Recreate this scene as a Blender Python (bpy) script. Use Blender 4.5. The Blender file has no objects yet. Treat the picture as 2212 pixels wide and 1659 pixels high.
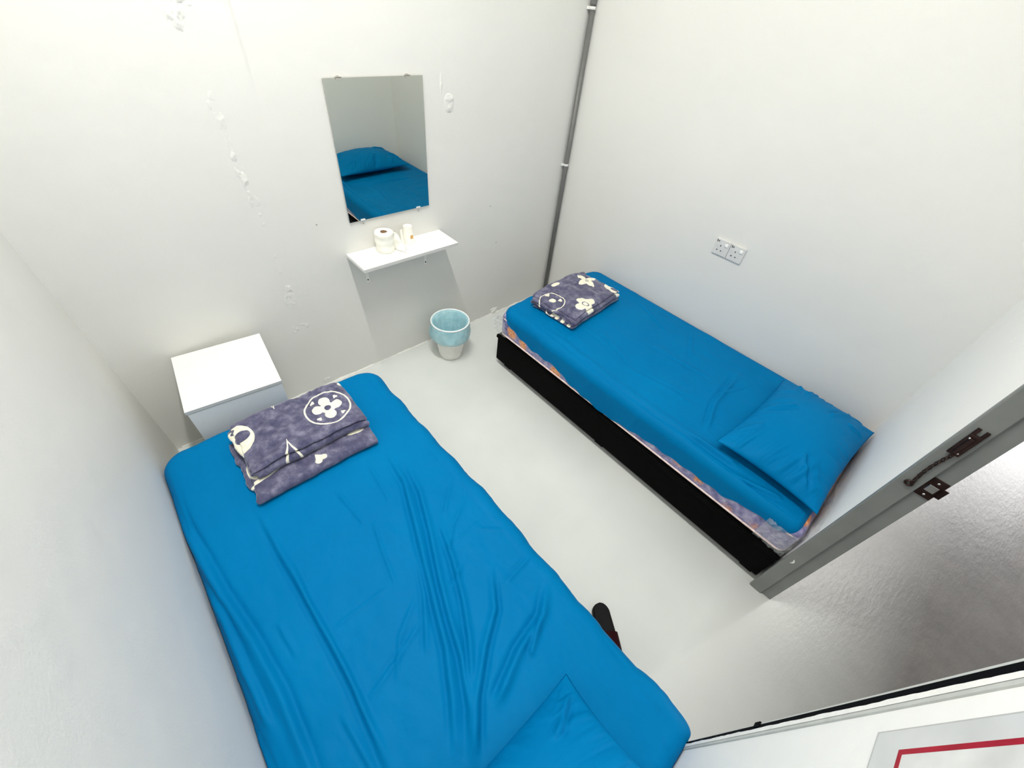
import bpy, bmesh, math, random
import numpy as np
from mathutils import Matrix, Vector

# ------------------------------------------------------------------ camera, world, lights, exposure
scn = bpy.context.scene
scn.view_settings.view_transform = 'Standard'
scn.view_settings.look = 'None'
scn.view_settings.gamma = 1.0
scn.view_settings.use_curve_mapping = False
scn.view_settings.exposure = 0.0
scn.cycles.use_denoising = True
scn.cycles.max_bounces = 10
scn.cycles.diffuse_bounces = 7
scn.cycles.sample_clamp_indirect = 6.0
COL = scn.collection

cam_d = bpy.data.cameras.new('camera')
cam_d.sensor_width = 36.0
cam_d.lens = 881.62 / 2212 * 36.0
cam_d.clip_start = 0.02
cam = bpy.data.objects.new('camera', cam_d)
COL.objects.link(cam)
right = Vector((0.744378, -0.661423, 0.091768))
down = Vector((-0.420358, -0.570924, -0.705227))
fwd = Vector((0.518845, 0.486380, -0.703018))
M = Matrix(((right.x, -down.x, -fwd.x, 0.33571),
            (right.y, -down.y, -fwd.y, -1.99428),
            (right.z, -down.z, -fwd.z, 1.89673),
            (0, 0, 0, 1)))
cam.matrix_world = M
scn.camera = cam

world = bpy.data.worlds.new('world')
world.use_nodes = True
world.node_tree.nodes['Background'].inputs[0].default_value = (0.8, 0.85, 0.9, 1)
world.node_tree.nodes['Background'].inputs[1].default_value = 0.15
scn.world = world

def area_light(name, loc, rot, sx, sy, power, color):
    d = bpy.data.lights.new(name, 'AREA')
    d.shape = 'RECTANGLE'; d.size = sx; d.size_y = sy
    d.energy = power; d.color = color
    o = bpy.data.objects.new(name, d); COL.objects.link(o)
    o.location = loc; o.rotation_euler = rot
    return o

# the room's fluorescent batten runs front to back under the ceiling; both corridor lights are added for floor glare
LAMP = (0.84, -1.12, 3.40)
area_light('room_tube_light', (LAMP[0], LAMP[1], LAMP[2] - 0.045), (0, 0, 0), 0.06, 1.15, 57, (1.0, 0.98, 0.93))
area_light('added_glare_tube', (4.5, -3.25, 2.65), (0, 0, math.radians(-17)), 1.1, 0.14, 19, (1.0, 0.93, 0.9))
area_light('added_far_glare', (7.6, -4.1, 1.95), (0, math.radians(82), math.radians(-17)), 2.0, 1.8, 55, (0.95, 0.96, 1.0))

W, L, H = 2.714, 2.339, 3.45

# ------------------------------------------------------------------ material helpers
def new_mat(name):
    m = bpy.data.materials.new(name); m.use_nodes = True
    nt = m.node_tree
    return m, nt, nt.nodes['Principled BSDF']

def N(nt, typ, **kw):
    n = nt.nodes.new(typ)
    for k, v in kw.items(): setattr(n, k, v)
    return n

def coords(nt, scale=(1, 1, 1)):
    tc = N(nt, 'ShaderNodeTexCoord'); mp = N(nt, 'ShaderNodeMapping')
    mp.inputs['Scale'].default_value = scale
    nt.links.new(tc.outputs['Object'], mp.inputs['Vector'])
    return mp.outputs['Vector']

def noise(nt, vec, scale, detail=3, rough=0.5):
    n = N(nt, 'ShaderNodeTexNoise')
    n.inputs['Scale'].default_value = scale; n.inputs['Detail'].default_value = detail
    n.inputs['Roughness'].default_value = rough
    nt.links.new(vec, n.inputs['Vector'])
    return n.outputs['Fac']

def ramp(nt, fac, stops):
    r = N(nt, 'ShaderNodeValToRGB')
    cr = r.color_ramp
    while len(cr.elements) < len(stops): cr.elements.new(0.5)
    for e, (p, c) in zip(cr.elements, stops):
        e.position = p; e.color = (*c, 1)
    nt.links.new(fac, r.inputs['Fac'])
    return r.outputs['Color']

def bump(nt, bsdf, fac, strength, dist, prev=None):
    b = N(nt, 'ShaderNodeBump')
    b.inputs['Strength'].default_value = strength; b.inputs['Distance'].default_value = dist
    nt.links.new(fac, b.inputs['Height'])
    if prev is not None: nt.links.new(prev, b.inputs['Normal'])
    nt.links.new(b.outputs['Normal'], bsdf.inputs['Normal'])
    return b.outputs['Normal']

def simple(name, c, rough=0.5, metal=0.0, var=0.06, nscale=30, bmp=0.0, bscale=200, spec=0.5, coat=0.0):
    m, nt, b = new_mat(name)
    v = coords(nt)
    f = noise(nt, v, nscale, 3)
    lo = tuple(max(0, x * (1 - var)) for x in c); hi = tuple(min(1, x * (1 + var)) for x in c)
    nt.links.new(ramp(nt, f, [(0.3, lo), (0.7, hi)]), b.inputs['Base Color'])
    b.inputs['Roughness'].default_value = rough
    b.inputs['Metallic'].default_value = metal
    b.inputs['Specular IOR Level'].default_value = spec
    b.inputs['Coat Weight'].default_value = coat
    if bmp: bump(nt, b, noise(nt, v, bscale, 2), bmp, 0.002)
    return m

def wall_mat(name, c, patchy=0.03):
    m, nt, b = new_mat(name)
    v = coords(nt)
    f = noise(nt, v, 1.6, 3)
    lo = tuple(x * (1 - patchy) for x in c)
    nt.links.new(ramp(nt, f, [(0.35, lo), (0.65, c)]), b.inputs['Base Color'])
    b.inputs['Roughness'].default_value = 0.5
    b.inputs['Specular IOR Level'].default_value = 0.25
    n1 = bump(nt, b, noise(nt, v, 9, 2), 0.25, 0.01)
    bump(nt, b, noise(nt, v, 160, 3), 0.22, 0.0018, n1)
    return m

M_wall = wall_mat('white_painted_plaster', (0.735, 0.732, 0.705))
M_wallw = wall_mat('white_painted_board', (0.90, 0.895, 0.87), 0.02)
M_flake = simple('flaking_white_paint', (0.88, 0.87, 0.83), 0.6, bmp=0.4, bscale=120)
M_ceil = simple('ceiling_white', (0.85, 0.85, 0.84), 0.8)

def floor_material():
    m, nt, b = new_mat('grey_epoxy_floor')
    tc = N(nt, 'ShaderNodeTexCoord'); sep = N(nt, 'ShaderNodeSeparateXYZ')
    nt.links.new(tc.outputs['Object'], sep.inputs[0])
    v = tc.outputs['Object']
    # corridor is browner, dirtier, rougher; its dimmer light is painted in as darker colour
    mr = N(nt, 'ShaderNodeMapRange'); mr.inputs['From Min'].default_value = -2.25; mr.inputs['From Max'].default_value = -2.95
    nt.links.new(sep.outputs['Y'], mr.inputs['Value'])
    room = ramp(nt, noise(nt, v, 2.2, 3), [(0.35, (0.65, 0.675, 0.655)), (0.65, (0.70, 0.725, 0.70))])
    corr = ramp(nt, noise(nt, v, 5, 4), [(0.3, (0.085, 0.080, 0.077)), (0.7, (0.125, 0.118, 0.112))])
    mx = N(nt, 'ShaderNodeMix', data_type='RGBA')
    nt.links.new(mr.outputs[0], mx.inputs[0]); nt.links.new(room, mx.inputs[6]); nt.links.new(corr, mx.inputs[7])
    nt.links.new(mx.outputs[2], b.inputs['Base Color'])
    b.inputs['Roughness'].default_value = 0.27
    b.inputs['Specular IOR Level'].default_value = 0.5
    b1 = N(nt, 'ShaderNodeBump'); b1.inputs['Distance'].default_value = 0.01; b1.inputs['Strength'].default_value = 0.10
    nt.links.new(noise(nt, v, 5.5, 2), b1.inputs['Height'])
    mp = N(nt, 'ShaderNodeMapping'); mp.inputs['Scale'].default_value = (1, 2.6, 1); mp.inputs['Rotation'].default_value = (0, 0, 0.5)
    nt.links.new(v, mp.inputs['Vector'])
    b2 = N(nt, 'ShaderNodeBump'); b2.inputs['Distance'].default_value = 0.006
    mr2 = N(nt, 'ShaderNodeMapRange'); mr2.inputs['From Min'].default_value = -2.38; mr2.inputs['From Max'].default_value = -2.5
    mr2.inputs['To Min'].default_value = 0.02; mr2.inputs['To Max'].default_value = 0.22
    nt.links.new(sep.outputs['Y'], mr2.inputs['Value']); nt.links.new(mr2.outputs[0], b2.inputs['Strength'])
    nt.links.new(noise(nt, mp.outputs[0], 24, 4, 0.6), b2.inputs['Height'])
    nt.links.new(b1.outputs[0], b2.inputs['Normal'])
    b3 = N(nt, 'ShaderNodeBump'); b3.inputs['Distance'].default_value = 0.0012; b3.inputs['Strength'].default_value = 0.15
    nt.links.new(noise(nt, v, 260, 2), b3.inputs['Height']); nt.links.new(b2.outputs[0], b3.inputs['Normal'])
    nt.links.new(b3.outputs[0], b.inputs['Normal'])
    return m
M_floor = floor_material()

def sheet_material(name, c1, c2):
    m, nt, b = new_mat(name)
    v = coords(nt)
    nt.links.new(ramp(nt, noise(nt, v, 3, 2), [(0.3, c1), (0.7, c2)]), b.inputs['Base Color'])
    b.inputs['Roughness'].default_value = 0.5
    b.inputs['Specular IOR Level'].default_value = 0.03
    n1 = bump(nt, b, noise(nt, coords(nt, (1, 1, 1)), 17, 4, 0.62), 0.22, 0.006)
    bump(nt, b, noise(nt, v, 900, 1), 0.10, 0.0006, n1)
    return m
M_sheet = sheet_material('blue_bed_linen', (0.0, 0.152, 0.375), (0.0, 0.168, 0.40))

def blanket_material():
    m, nt, b = new_mat('purple_grey_plush')
    v = coords(nt)
    at = N(nt, 'ShaderNodeAttribute', attribute_name='motif')
    plush = ramp(nt, noise(nt, v, 22, 5, 0.65), [(0.28, (0.040, 0.040, 0.095)), (0.5, (0.098, 0.096, 0.168)), (0.74, (0.25, 0.245, 0.34))])
    cream = ramp(nt, noise(nt, v, 60, 3), [(0.3, (0.80, 0.76, 0.60)), (0.7, (0.90, 0.87, 0.73))])
    mr = N(nt, 'ShaderNodeMapRange'); mr.inputs['From Min'].default_value = -0.0008; mr.inputs['From Max'].default_value = 0.0008
    nt.links.new(at.outputs['Fac'], mr.inputs['Value'])
    mx = N(nt, 'ShaderNodeMix', data_type='RGBA')
    nt.links.new(mr.outputs[0], mx.inputs[0]); nt.links.new(cream, mx.inputs[6]); nt.links.new(plush, mx.inputs[7])
    nt.links.new(mx.outputs[2], b.inputs['Base Color'])
    b.inputs['Roughness'].default_value = 0.9
    b.inputs['Specular IOR Level'].default_value = 0.15
    b.inputs['Sheen Weight'].default_value = 0.35
    n1 = bump(nt, b, noise(nt, v, 45, 4, 0.6), 0.35, 0.004)
    bump(nt, b, noise(nt, v, 700, 2), 0.5, 0.0012, n1)
    return m
M_blanket = blanket_material()

def mattress_material():
    m, nt, b = new_mat('floral_mattress_ticking')
    v = coords(nt)
    base = ramp(nt, noise(nt, v, 26, 4, 0.6), [(0.3, (0.09, 0.09, 0.24)), (0.5, (0.26, 0.24, 0.46)), (0.68, (0.50, 0.46, 0.62)), (0.8, (0.78, 0.72, 0.80))])
    vo = N(nt, 'ShaderNodeTexVoronoi'); vo.inputs['Scale'].default_value = 7.5; vo.inputs['Randomness'].default_value = 0.45
    nt.links.new(v, vo.inputs['Vector'])
    ad = N(nt, 'ShaderNodeMath', operation='ADD')
    sc = N(nt, 'ShaderNodeMath', operation='MULTIPLY'); sc.inputs[1].default_value = 0.22
    nt.links.new(noise(nt, v, 45, 3), sc.inputs[0])
    nt.links.new(vo.outputs['Distance'], ad.inputs[0]); nt.links.new(sc.outputs[0], ad.inputs[1])
    mr = N(nt, 'ShaderNodeMapRange'); mr.inputs['From Min'].default_value = 0.40; mr.inputs['From Max'].default_value = 0.50
    nt.links.new(ad.outputs[0], mr.inputs['Value'])
    org = ramp(nt, noise(nt, v, 70, 3), [(0.35, (0.62, 0.17, 0.04)), (0.6, (0.85, 0.42, 0.20))])
    mx = N(nt, 'ShaderNodeMix', data_type='RGBA')
    nt.links.new(mr.outputs[0], mx.inputs[0]); nt.links.new(org, mx.inputs[6]); nt.links.new(base, mx.inputs[7])
    nt.links.new(mx.outputs[2], b.inputs['Base Color'])
    b.inputs['Roughness'].default_value = 0.35
    b.inputs['Coat Weight'].default_value = 0.5; b.inputs['Coat Roughness'].default_value = 0.15
    bump(nt, b, noise(nt, v, 30, 3), 0.4, 0.006)
    return m
M_mattress = mattress_material()
M_piping = simple('pale_pink_piping', (0.85, 0.68, 0.64), 0.5, var=0.2, nscale=60)

def film_material(name, tint, alpha, bscale=35, spec=0.7):
    m, nt, b = new_mat(name)
    v = coords(nt)
    b.inputs['Base Color'].default_value = (*tint, 1)
    b.inputs['Roughness'].default_value = 0.18
    b.inputs['Specular IOR Level'].default_value = spec
    r = N(nt, 'ShaderNodeMapRange'); r.inputs['To Min'].default_value = alpha * 0.5; r.inputs['To Max'].default_value = min(1, alpha * 1.6)
    r.inputs['From Min'].default_value = 0.3; r.inputs['From Max'].default_value = 0.7
    nt.links.new(noise(nt, v, bscale, 4), r.inputs['Value'])
    nt.links.new(r.outputs[0], b.inputs['Alpha'])
    bump(nt, b, noise(nt, v, bscale, 4), 0.8, 0.01)
    return m
M_film = film_material('clear_plastic_film', (0.80, 0.82, 0.82), 0.22)

def liner_material():
    m, nt, b = new_mat('pale_blue_bin_bag')
    v = coords(nt)
    nt.links.new(ramp(nt, noise(nt, v, 16, 4), [(0.3, (0.30, 0.60, 0.70)), (0.7, (0.50, 0.78, 0.84))]), b.inputs['Base Color'])
    b.inputs['Roughness'].default_value = 0.3
    b.inputs['Transmission Weight'].default_value = 0.0
    b.inputs['Alpha'].default_value = 0.78
    bump(nt, b, noise(nt, v, 28, 4), 0.7, 0.012)
    return m
M_liner = liner_material()

M_black = simple('black_leatherette', (0.003, 0.003, 0.003), 0.55, var=0.2, bmp=0.1, bscale=400, spec=0.02)
M_white = simple('white_melamine', (0.86, 0.86, 0.83), 0.35, var=0.01)
M_edge = simple('melamine_edge_band', (0.62, 0.62, 0.60), 0.45, var=0.02)
M_gap = simple('dark_gap', (0.004, 0.004, 0.005), 0.8, spec=0.05)
M_frame = simple('grey_steel_frame_paint', (0.20, 0.21, 0.20), 0.38, var=0.08, nscale=8, bmp=0.08, bscale=120)
M_bronze = simple('antique_bronze', (0.055, 0.032, 0.028), 0.28, metal=0.85, var=0.3)
M_steel = simple('bright_steel', (0.75, 0.75, 0.74), 0.2, metal=1.0)
M_pipe = simple('grey_plastic_conduit', (0.155, 0.155, 0.15), 0.4, var=0.06)
M_clamp = simple('white_clamp', (0.8, 0.8, 0.78), 0.4)
M_paper = simple('white_tissue', (0.88, 0.87, 0.80), 0.9, var=0.03, bmp=0.5, bscale=300)
M_card = simple('brown_card_core', (0.20, 0.12, 0.07), 0.8)
M_cup = simple('white_paper_cup', (0.88, 0.86, 0.78), 0.5)
M_tag = simple('orange_brown_label', (0.65, 0.36, 0.10), 0.5, var=0.2, nscale=80)
M_bin = simple('white_plastic_bin', (0.84, 0.83, 0.78), 0.35)
M_ring = simple('white_bin_ring', (0.88, 0.93, 0.95), 0.3)
M_slip = simple('black_rubber', (0.004, 0.004, 0.005), 0.4, var=0.2, spec=0.15)
M_red = simple('dark_red_strap', (0.022, 0.001, 0.003), 0.6, var=0.2, spec=0.1)
M_sock = simple('white_socket_plastic', (0.66, 0.66, 0.65), 0.35)
M_rock = simple('bright_white_rocker', (0.9, 0.9, 0.88), 0.25)
M_hole = simple('pin_hole_black', (0.01, 0.01, 0.01), 0.7)
M_sheetpaper = simple('pale_grey_notice', (0.66, 0.67, 0.67), 0.35, var=0.08, nscale=9, coat=0.3)
M_inner = simple('marbled_notice_field', (0.70, 0.70, 0.69), 0.35, var=0.14, nscale=14, coat=0.3)
M_redline = simple('crimson_notice_border', (0.36, 0.012, 0.030), 0.5, var=0.15, nscale=20, spec=0.2)
M_noticeedge = simple('grey_notice_edge', (0.50, 0.50, 0.49), 0.4)
M_palestrip = simple('pale_grey_strip', (0.55, 0.56, 0.53), 0.5)
M_clipc = simple('clear_plastic_clip', (0.75, 0.77, 0.78), 0.15)
M_stain = simple('grey_scuff', (0.35, 0.34, 0.31), 0.7)

def mirror_material():
    m, nt, b = new_mat('mirror_glass')
    v = coords(nt)
    nt.links.new(ramp(nt, noise(nt, v, 2), [(0.3, (0.62, 0.635, 0.575)), (0.7, (0.63, 0.645, 0.585))]), b.inputs['Base Color'])
    b.inputs['Metallic'].default_value = 1.0; b.inputs['Roughness'].default_value = 0.004
    return m
M_mirror = mirror_material()

def tube_material():
    m, nt, b = new_mat('lit_tube')
    b.inputs['Base Color'].default_value = (1, 1, 1, 1)
    b.inputs['Emission Color'].default_value = (1, 0.98, 0.94, 1)
    b.inputs['Emission Strength'].default_value = 6
    return m
M_tube = tube_material()

# ------------------------------------------------------------------ mesh helpers
def finish(name, me, mat, parent=None, smooth=True):
    mats = mat if isinstance(mat, (list, tuple)) else [mat]
    for m in mats: me.materials.append(m)
    if smooth:
        for p in me.polygons: p.use_smooth = True
    o = bpy.data.objects.new(name, me)
    COL.objects.link(o)
    if parent is not None: o.parent = parent
    return o

def from_bm(name, bm, mat, parent=None, smooth=False, autosmooth=None):
    me = bpy.data.meshes.new(name); bm.normal_update(); bm.to_mesh(me); bm.free()
    o = finish(name, me, mat, parent, smooth)
    return o

def bm_box(bm, lo, hi, bev=0.0, mi=0, seg=2):
    r = bmesh.ops.create_cube(bm, size=1)
    vs = r['verts']
    for v in vs:
        v.co = Vector([lo[i] + (v.co[i] + 0.5) * (hi[i] - lo[i]) for i in range(3)])
    fs = set(f for v in vs for f in v.link_faces)
    for f in fs: f.material_index = mi
    if bev:
        es = list(set(e for v in vs for e in v.link_edges))
        bmesh.ops.bevel(bm, geom=es, offset=bev, segments=seg, affect='EDGES', profile=0.5, clamp_overlap=True)

def box(name, lo, hi, mat, parent=None, bev=0.0, seg=2):
    bm = bmesh.new(); bm_box(bm, lo, hi, bev, 0, seg)
    return from_bm(name, bm, mat, parent)

def bm_tube(bm, pts, r, n=12, closed=False, cap=True):
    pts = [Vector(p) for p in pts]; rings = []
    K = len(pts); up = None
    for i, p in enumerate(pts):
        if closed: t = (pts[(i + 1) % K] - pts[i - 1]).normalized()
        else: t = (pts[min(i + 1, K - 1)] - pts[max(i - 1, 0)]).normalized()
        if up is None:
            up = Vector((0, 0, 1)) if abs(t.z) < 0.9 else Vector((1, 0, 0))
        a = (up - t * up.dot(t)).normalized(); up = a; b = t.cross(a)
        rr = r[i] if isinstance(r, (list, tuple)) else r
        rings.append([bm.verts.new(p + (a * math.cos(2 * math.pi * k / n) + b * math.sin(2 * math.pi * k / n)) * rr) for k in range(n)])
    for i in range(K if closed else K - 1):
        A, B = rings[i], rings[(i + 1) % K]
        for k in range(n): bm.faces.new((A[k], A[(k + 1) % n], B[(k + 1) % n], B[k]))
    if cap and not closed:
        bm.faces.new(rings[0][::-1]); bm.faces.new(rings[-1])

def tube(name, pts, r, mat, parent=None, n=12, closed=False):
    bm = bmesh.new(); bm_tube(bm, pts, r, n, closed)
    bmesh.ops.recalc_face_normals(bm, faces=bm.faces)
    return from_bm(name, bm, mat, parent, smooth=True)

def lathe(name, prof, centre, mat, parent=None, n=48, wob=None, smooth=True):
    bm = bmesh.new(); rings = []
    for i, (r, z) in enumerate(prof):
        ring = []
        for k in range(n):
            a = 2 * math.pi * k / n
            dr, dz = wob(a, i, r, z) if wob else (0, 0)
            ring.append(bm.verts.new((centre[0] + (r + dr) * math.cos(a), centre[1] + (r + dr) * math.sin(a), centre[2] + z + dz)))
        rings.append(ring)
    for A, B in zip(rings, rings[1:]):
        for k in range(n): bm.faces.new((A[k], A[(k + 1) % n], B[(k + 1) % n], B[k]))
    if prof[0][0] < 1e-3 or prof[-1][0] < 1e-3: bmesh.ops.remove_doubles(bm, verts=bm.verts, dist=2e-5)
    bmesh.ops.recalc_face_normals(bm, faces=bm.faces)
    o = from_bm(name, bm, mat, parent, smooth=smooth)
    return o

def grid_mesh(name, P, mat, parent=None, closed_u=False, closed_v=False, attr=None, flip=False):
    """P: (nu, nv, 3) array -> one smooth quad mesh"""
    nu, nv = P.shape[:2]
    idx = np.arange(nu * nv).reshape(nu, nv)
    iu = np.arange(nu if closed_u else nu - 1); iv = np.arange(nv if closed_v else nv - 1)
    A = idx[np.ix_(iu, iv)]; B = idx[np.ix_((iu + 1) % nu, iv)]
    Cc = idx[np.ix_((iu + 1) % nu, (iv + 1) % nv)]; D = idx[np.ix_(iu, (iv + 1) % nv)]
    F = np.stack([A, B, Cc, D], -1).reshape(-1, 4)
    if flip: F = F[:, ::-1]
    me = bpy.data.meshes.new(name)
    me.from_pydata(P.reshape(-1, 3).tolist(), [], F.tolist())
    if attr is not None:
        a = me.attributes.new('motif', 'FLOAT', 'POINT')
        a.data.foreach_set('value', np.ascontiguousarray(attr.reshape(-1), dtype=np.float32))
    me.update()
    return finish(name, me, mat, parent, True)

def hashn(ix, iy, seed):
    v = np.sin(ix * 127.1 + iy * 311.7 + seed * 74.7) * 43758.5453
    return v - np.floor(v)
def vnoise(x, y, seed=0):
    x0 = np.floor(x); y0 = np.floor(y); fx = x - x0; fy = y - y0
    fx = fx * fx * fx * (fx * (fx * 6 - 15) + 10); fy = fy * fy * fy * (fy * (fy * 6 - 15) + 10)
    a = hashn(x0, y0, seed); b = hashn(x0 + 1, y0, seed); c = hashn(x0, y0 + 1, seed); d = hashn(x0 + 1, y0 + 1, seed)
    return (a * (1 - fx) + b * fx) * (1 - fy) + (c * (1 - fx) + d * fx) * fy - 0.5
def fbm(x, y, seed=0, o=4):
    s = 0; a = 1.0
    for i in range(o):
        s = s + a * vnoise(x, y, seed + i * 13); x = x * 2.03 + 5.1; y = y * 2.03 - 3.7; a *= 0.5
    return s
def sstep(a, b, x):
    t = np.clip((x - a) / (b - a), 0, 1); return t * t * (3 - 2 * t)

def fold(X, Y, pts, amp, w, side=1):
    """a creased fold along a polyline: a ridge with a valley on one side, fading at both ends"""
    best = np.full(X.shape, 1e9); sg = np.zeros(X.shape); sp = np.zeros(X.shape)
    seg = [math.dist(a, b) for a, b in zip(pts, pts[1:])]; tot = sum(seg); acc = 0
    for (a, b), l in zip(zip(pts, pts[1:]), seg):
        dx, dy = b[0] - a[0], b[1] - a[1]
        t = np.clip(((X - a[0]) * dx + (Y - a[1]) * dy) / (l * l), 0, 1)
        px, py = X - (a[0] + t * dx), Y - (a[1] + t * dy)
        d = np.hypot(px, py); m = d < best
        best = np.where(m, d, best); sg = np.where(m, np.sign(dx * py - dy * px), sg); sp = np.where(m, (acc + t * l) / tot, sp)
        acc += l
    sd = best * sg * side
    tp = sstep(0, 0.3, sp) * sstep(1.0, 0.85, sp) + 0.0
    tp = np.where((sp <= 0) | (sp >= 1), 0, tp)
    return 1.7 * amp * tp * (np.exp(-((sd - 0.6 * w) / w) ** 2) - 0.75 * np.exp(-((sd + 0.7 * w) / (0.7 * w)) ** 2))

def tag(o, label, cat, group=None):
    o['label'] = label; o['category'] = cat
    if group: o['group'] = group
    return o
def struct(o):
    o['kind'] = 'structure'; return o
def thing(name, loc, label, cat, group=None, rz=0):
    o = bpy.data.objects.new(name, None); o.empty_display_size = 0.1
    COL.objects.link(o); o.location = loc; o.rotation_euler = (0, 0, rz)
    return tag(o, label, cat, group)

# ------------------------------------------------------------------ the room shell
T = 0.12
floor = struct(box('floor', (-T, -5.4, -0.08), (8.1, T, 0.0), M_floor))
struct(box('wall_left', (-T, -L - 0.085, 0), (0, T, H), M_wall))
wb = struct(box('wall_back', (0, 0, 0), (W + T, T, H), M_wall))
struct(box('wall_right', (W, -L - 0.085, 0), (W + T, 0, H), M_wall))
DX0, DX1 = 0.866, 1.772
bm = bmesh.new()
bm_box(bm, (0, -L - 0.085, 0), (DX0 - 0.004, -L, H))
bm_box(bm, (DX1, -L - 0.085, 0), (W, -L, H))
bm_box(bm, (DX0 - 0.004, -L - 0.085, 2.10), (DX1, -L, H))
wf = struct(from_bm('wall_front', bm, M_wallw))
struct(box('ceiling', (-T, -L - 0.085, H), (W + T, T, H + 0.1), M_ceil))
# corridor outside the doorway
struct(box('wall_corridor_far', (-T, -5.5, 0), (8.1, -5.4, H), M_ceil))
struct(box('wall_corridor_end', (8.1, -5.5, 0), (8.2, T, H), M_ceil))
struct(box('wall_corridor_start', (-T - 0.1, -5.5, 0), (-T, -L - 0.085, H), M_ceil))
struct(box('wall_corridor_near', (W + T, -L - 0.085, 0), (8.1, -L, H), M_ceil))
struct(box('ceiling_corridor', (-T, -5.5, H), (8.2, -L - 0.085, H + 0.1), M_ceil))

# unseen glowing window, added at the corridor end to make its floor glare
win = bpy.data.objects.new('added_window_1', None); COL.objects.link(win); win.location = (8.1, -4.1, 0.95); struct(win)
bm = bmesh.new()
for lo, hi in (((-0.06, -1.05, 0), (0, 1.05, 0.06)), ((-0.06, -1.05, 1.94), (0, 1.05, 2.0)), ((-0.06, -1.05, 0.06), (0, -0.99, 1.94)), ((-0.06, 0.99, 0.06), (0, 1.05, 1.94)), ((-0.05, -0.02, 0.06), (0, 0.02, 1.94))):
    bm_box(bm, lo, hi, 0.004)
from_bm('added_window_frame', bm, M_frame, win)
box('glow_pane', (-0.02, -0.99, 0.06), (-0.012, 0.99, 1.94), M_tube, win)

def relief(name, wall, cx, cz, w, h, amp, seed, parent, res=0.004, stretch=(1, 1), mat=None, rot=0.0, freq=60, base=0.22):
    """a lump of rough filler standing a few millimetres out of the back or front wall"""
    nu, nv = int(w / res) + 2, int(h / res) + 2
    u = np.linspace(-1, 1, nu)[:, None] * np.ones((1, nv)); v = np.linspace(-1, 1, nv)[None, :] * np.ones((nu, 1))
    X = u * w / 2; Z = v * h / 2
    m = np.clip(1 - (np.abs(u) ** 2.5 + np.abs(v) ** 2.5), 0, 1) ** 0.5
    hgt = 1.7 * amp * (m * (0.9 * fbm(X * freq * stretch[0] + seed, Z * freq * stretch[1], seed, 4) + base)) - 0.0006 - 0.001 * (1 - m)
    c, s = math.cos(rot), math.sin(rot)
    XX = X * c - Z * s; ZZ = X * s + Z * c
    if wall == 'back': P = np.stack([cx + XX, -hgt, cz + ZZ], -1)
    else: P = np.stack([cx + XX, -L + hgt, cz + ZZ], -1)
    return grid_mesh(name, P, mat or M_wall, parent, flip=(wall != 'back'))

seam = [(0.715, 1.80, .09, .12, .006), (0.70, 1.72, .06, .10, .006), (0.75, 1.76, .03, .05, .004), (0.728, 1.24, .05, .07, .004), (0.745, 0.64, .07, .10, .003), (0.712, 1.62, .03, .06, .004), (0.72, 1.45, .05, .16, .003), (0.725, 1.33, .03, .12, .0035),
        (0.735, 1.19, .03, .13, .004), (0.742, 1.13, .05, .06, .003), (0.748, 1.05, .02, .08, .0035), (0.752, 0.99, .015, .03, .006),
        (0.752, 0.85, .04, .16, .0025), (0.765, 0.70, .05, .05, .0035), (0.752, 0.58, .03, .05, .003), (0.74, 0.462, .13, .05, .0045)]
for i, (a, b_, w_, h_, am) in enumerate(seam):
    relief('plaster_lump', 'back', a, b_, w_, h_, am, i * 3 + 1, wb, stretch=(1, 0.6))
relief('plaster_lump', 'back', 1.744, 1.425, 0.065, 0.085, 0.003, 41, wb, freq=45, base=0.9)
relief('plaster_lump', 'back', 1.700, 1.505, 0.018, 0.10, 0.0035, 42, wb, freq=40, base=0.6)
for (a, b_) in ((0.35, 1.25), (1.2, .35), (1.02, 1.02)):
    relief('plaster_lump', 'back', a, b_, 0.012, 0.012, 0.0022, int(a * 90), wb, res=0.003)
# shallow ridge of plaster running up the wall, fading out above the mirror
nu, nv = 16, 90
u = np.linspace(-1, 1, nu)[:, None] * np.ones((1, nv)); zz = np.linspace(1.42, 3.3, nv)[None, :] * np.ones((nu, 1))
hr = 0.0075 * np.exp(-(u / 0.45) ** 2) * sstep(1.42, 1.8, zz) - 0.0006
grid_mesh('plaster_ridge', np.stack([0.862 + 0.02 * u - 0.02 * (zz - 1.75), -hr, zz], -1), M_wall, wb)
# small grey specks on the back wall
for (a, b_) in ((2.05, 0.86), (2.12, 0.60), (0.97, 0.98)):
    bm = bmesh.new(); bmesh.ops.create_circle(bm, cap_ends=True, radius=0.004, segments=10)
    bmesh.ops.rotate(bm, verts=bm.verts, matrix=Matrix.Rotation(math.pi / 2, 3, 'X'))
    bmesh.ops.translate(bm, verts=bm.verts, vec=(a, -0.0012, b_))
    from_bm('wall_speck', bm, M_stain, wb)

# ragged bead of paint along the floor of the back wall
bm = bmesh.new()
rnd = random.Random(4)
n = 260; top, mid, low = [], [], []
for i in range(n + 1):
    x = 0.02 + (W - 0.04) * i / n
    k = 0.5 + float(fbm(np.array([x * 14.0]), np.array([0.3]), 5, 4)[0])
    k = max(0.15, min(1.2, k))
    low.append(bm.verts.new((x, -0.002 - 0.010 * k, 0.0008)))
    mid.append(bm.verts.new((x, -0.002 - 0.006 * k, 0.004 + 0.004 * k)))
    top.append(bm.verts.new((x, 0.0005, 0.006 + 0.013 * k)))
for i in range(n):
    bm.faces.new((low[i], low[i + 1], mid[i + 1], mid[i])); bm.faces.new((mid[i], mid[i + 1], top[i + 1], top[i]))
struct(from_bm('trim_1', bm, M_flake, smooth=True))
relief('plaster_lump', 'back', 2.14, 0.03, 0.10, 0.055, 0.010, 77, wb, mat=M_flake, freq=45)
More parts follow.
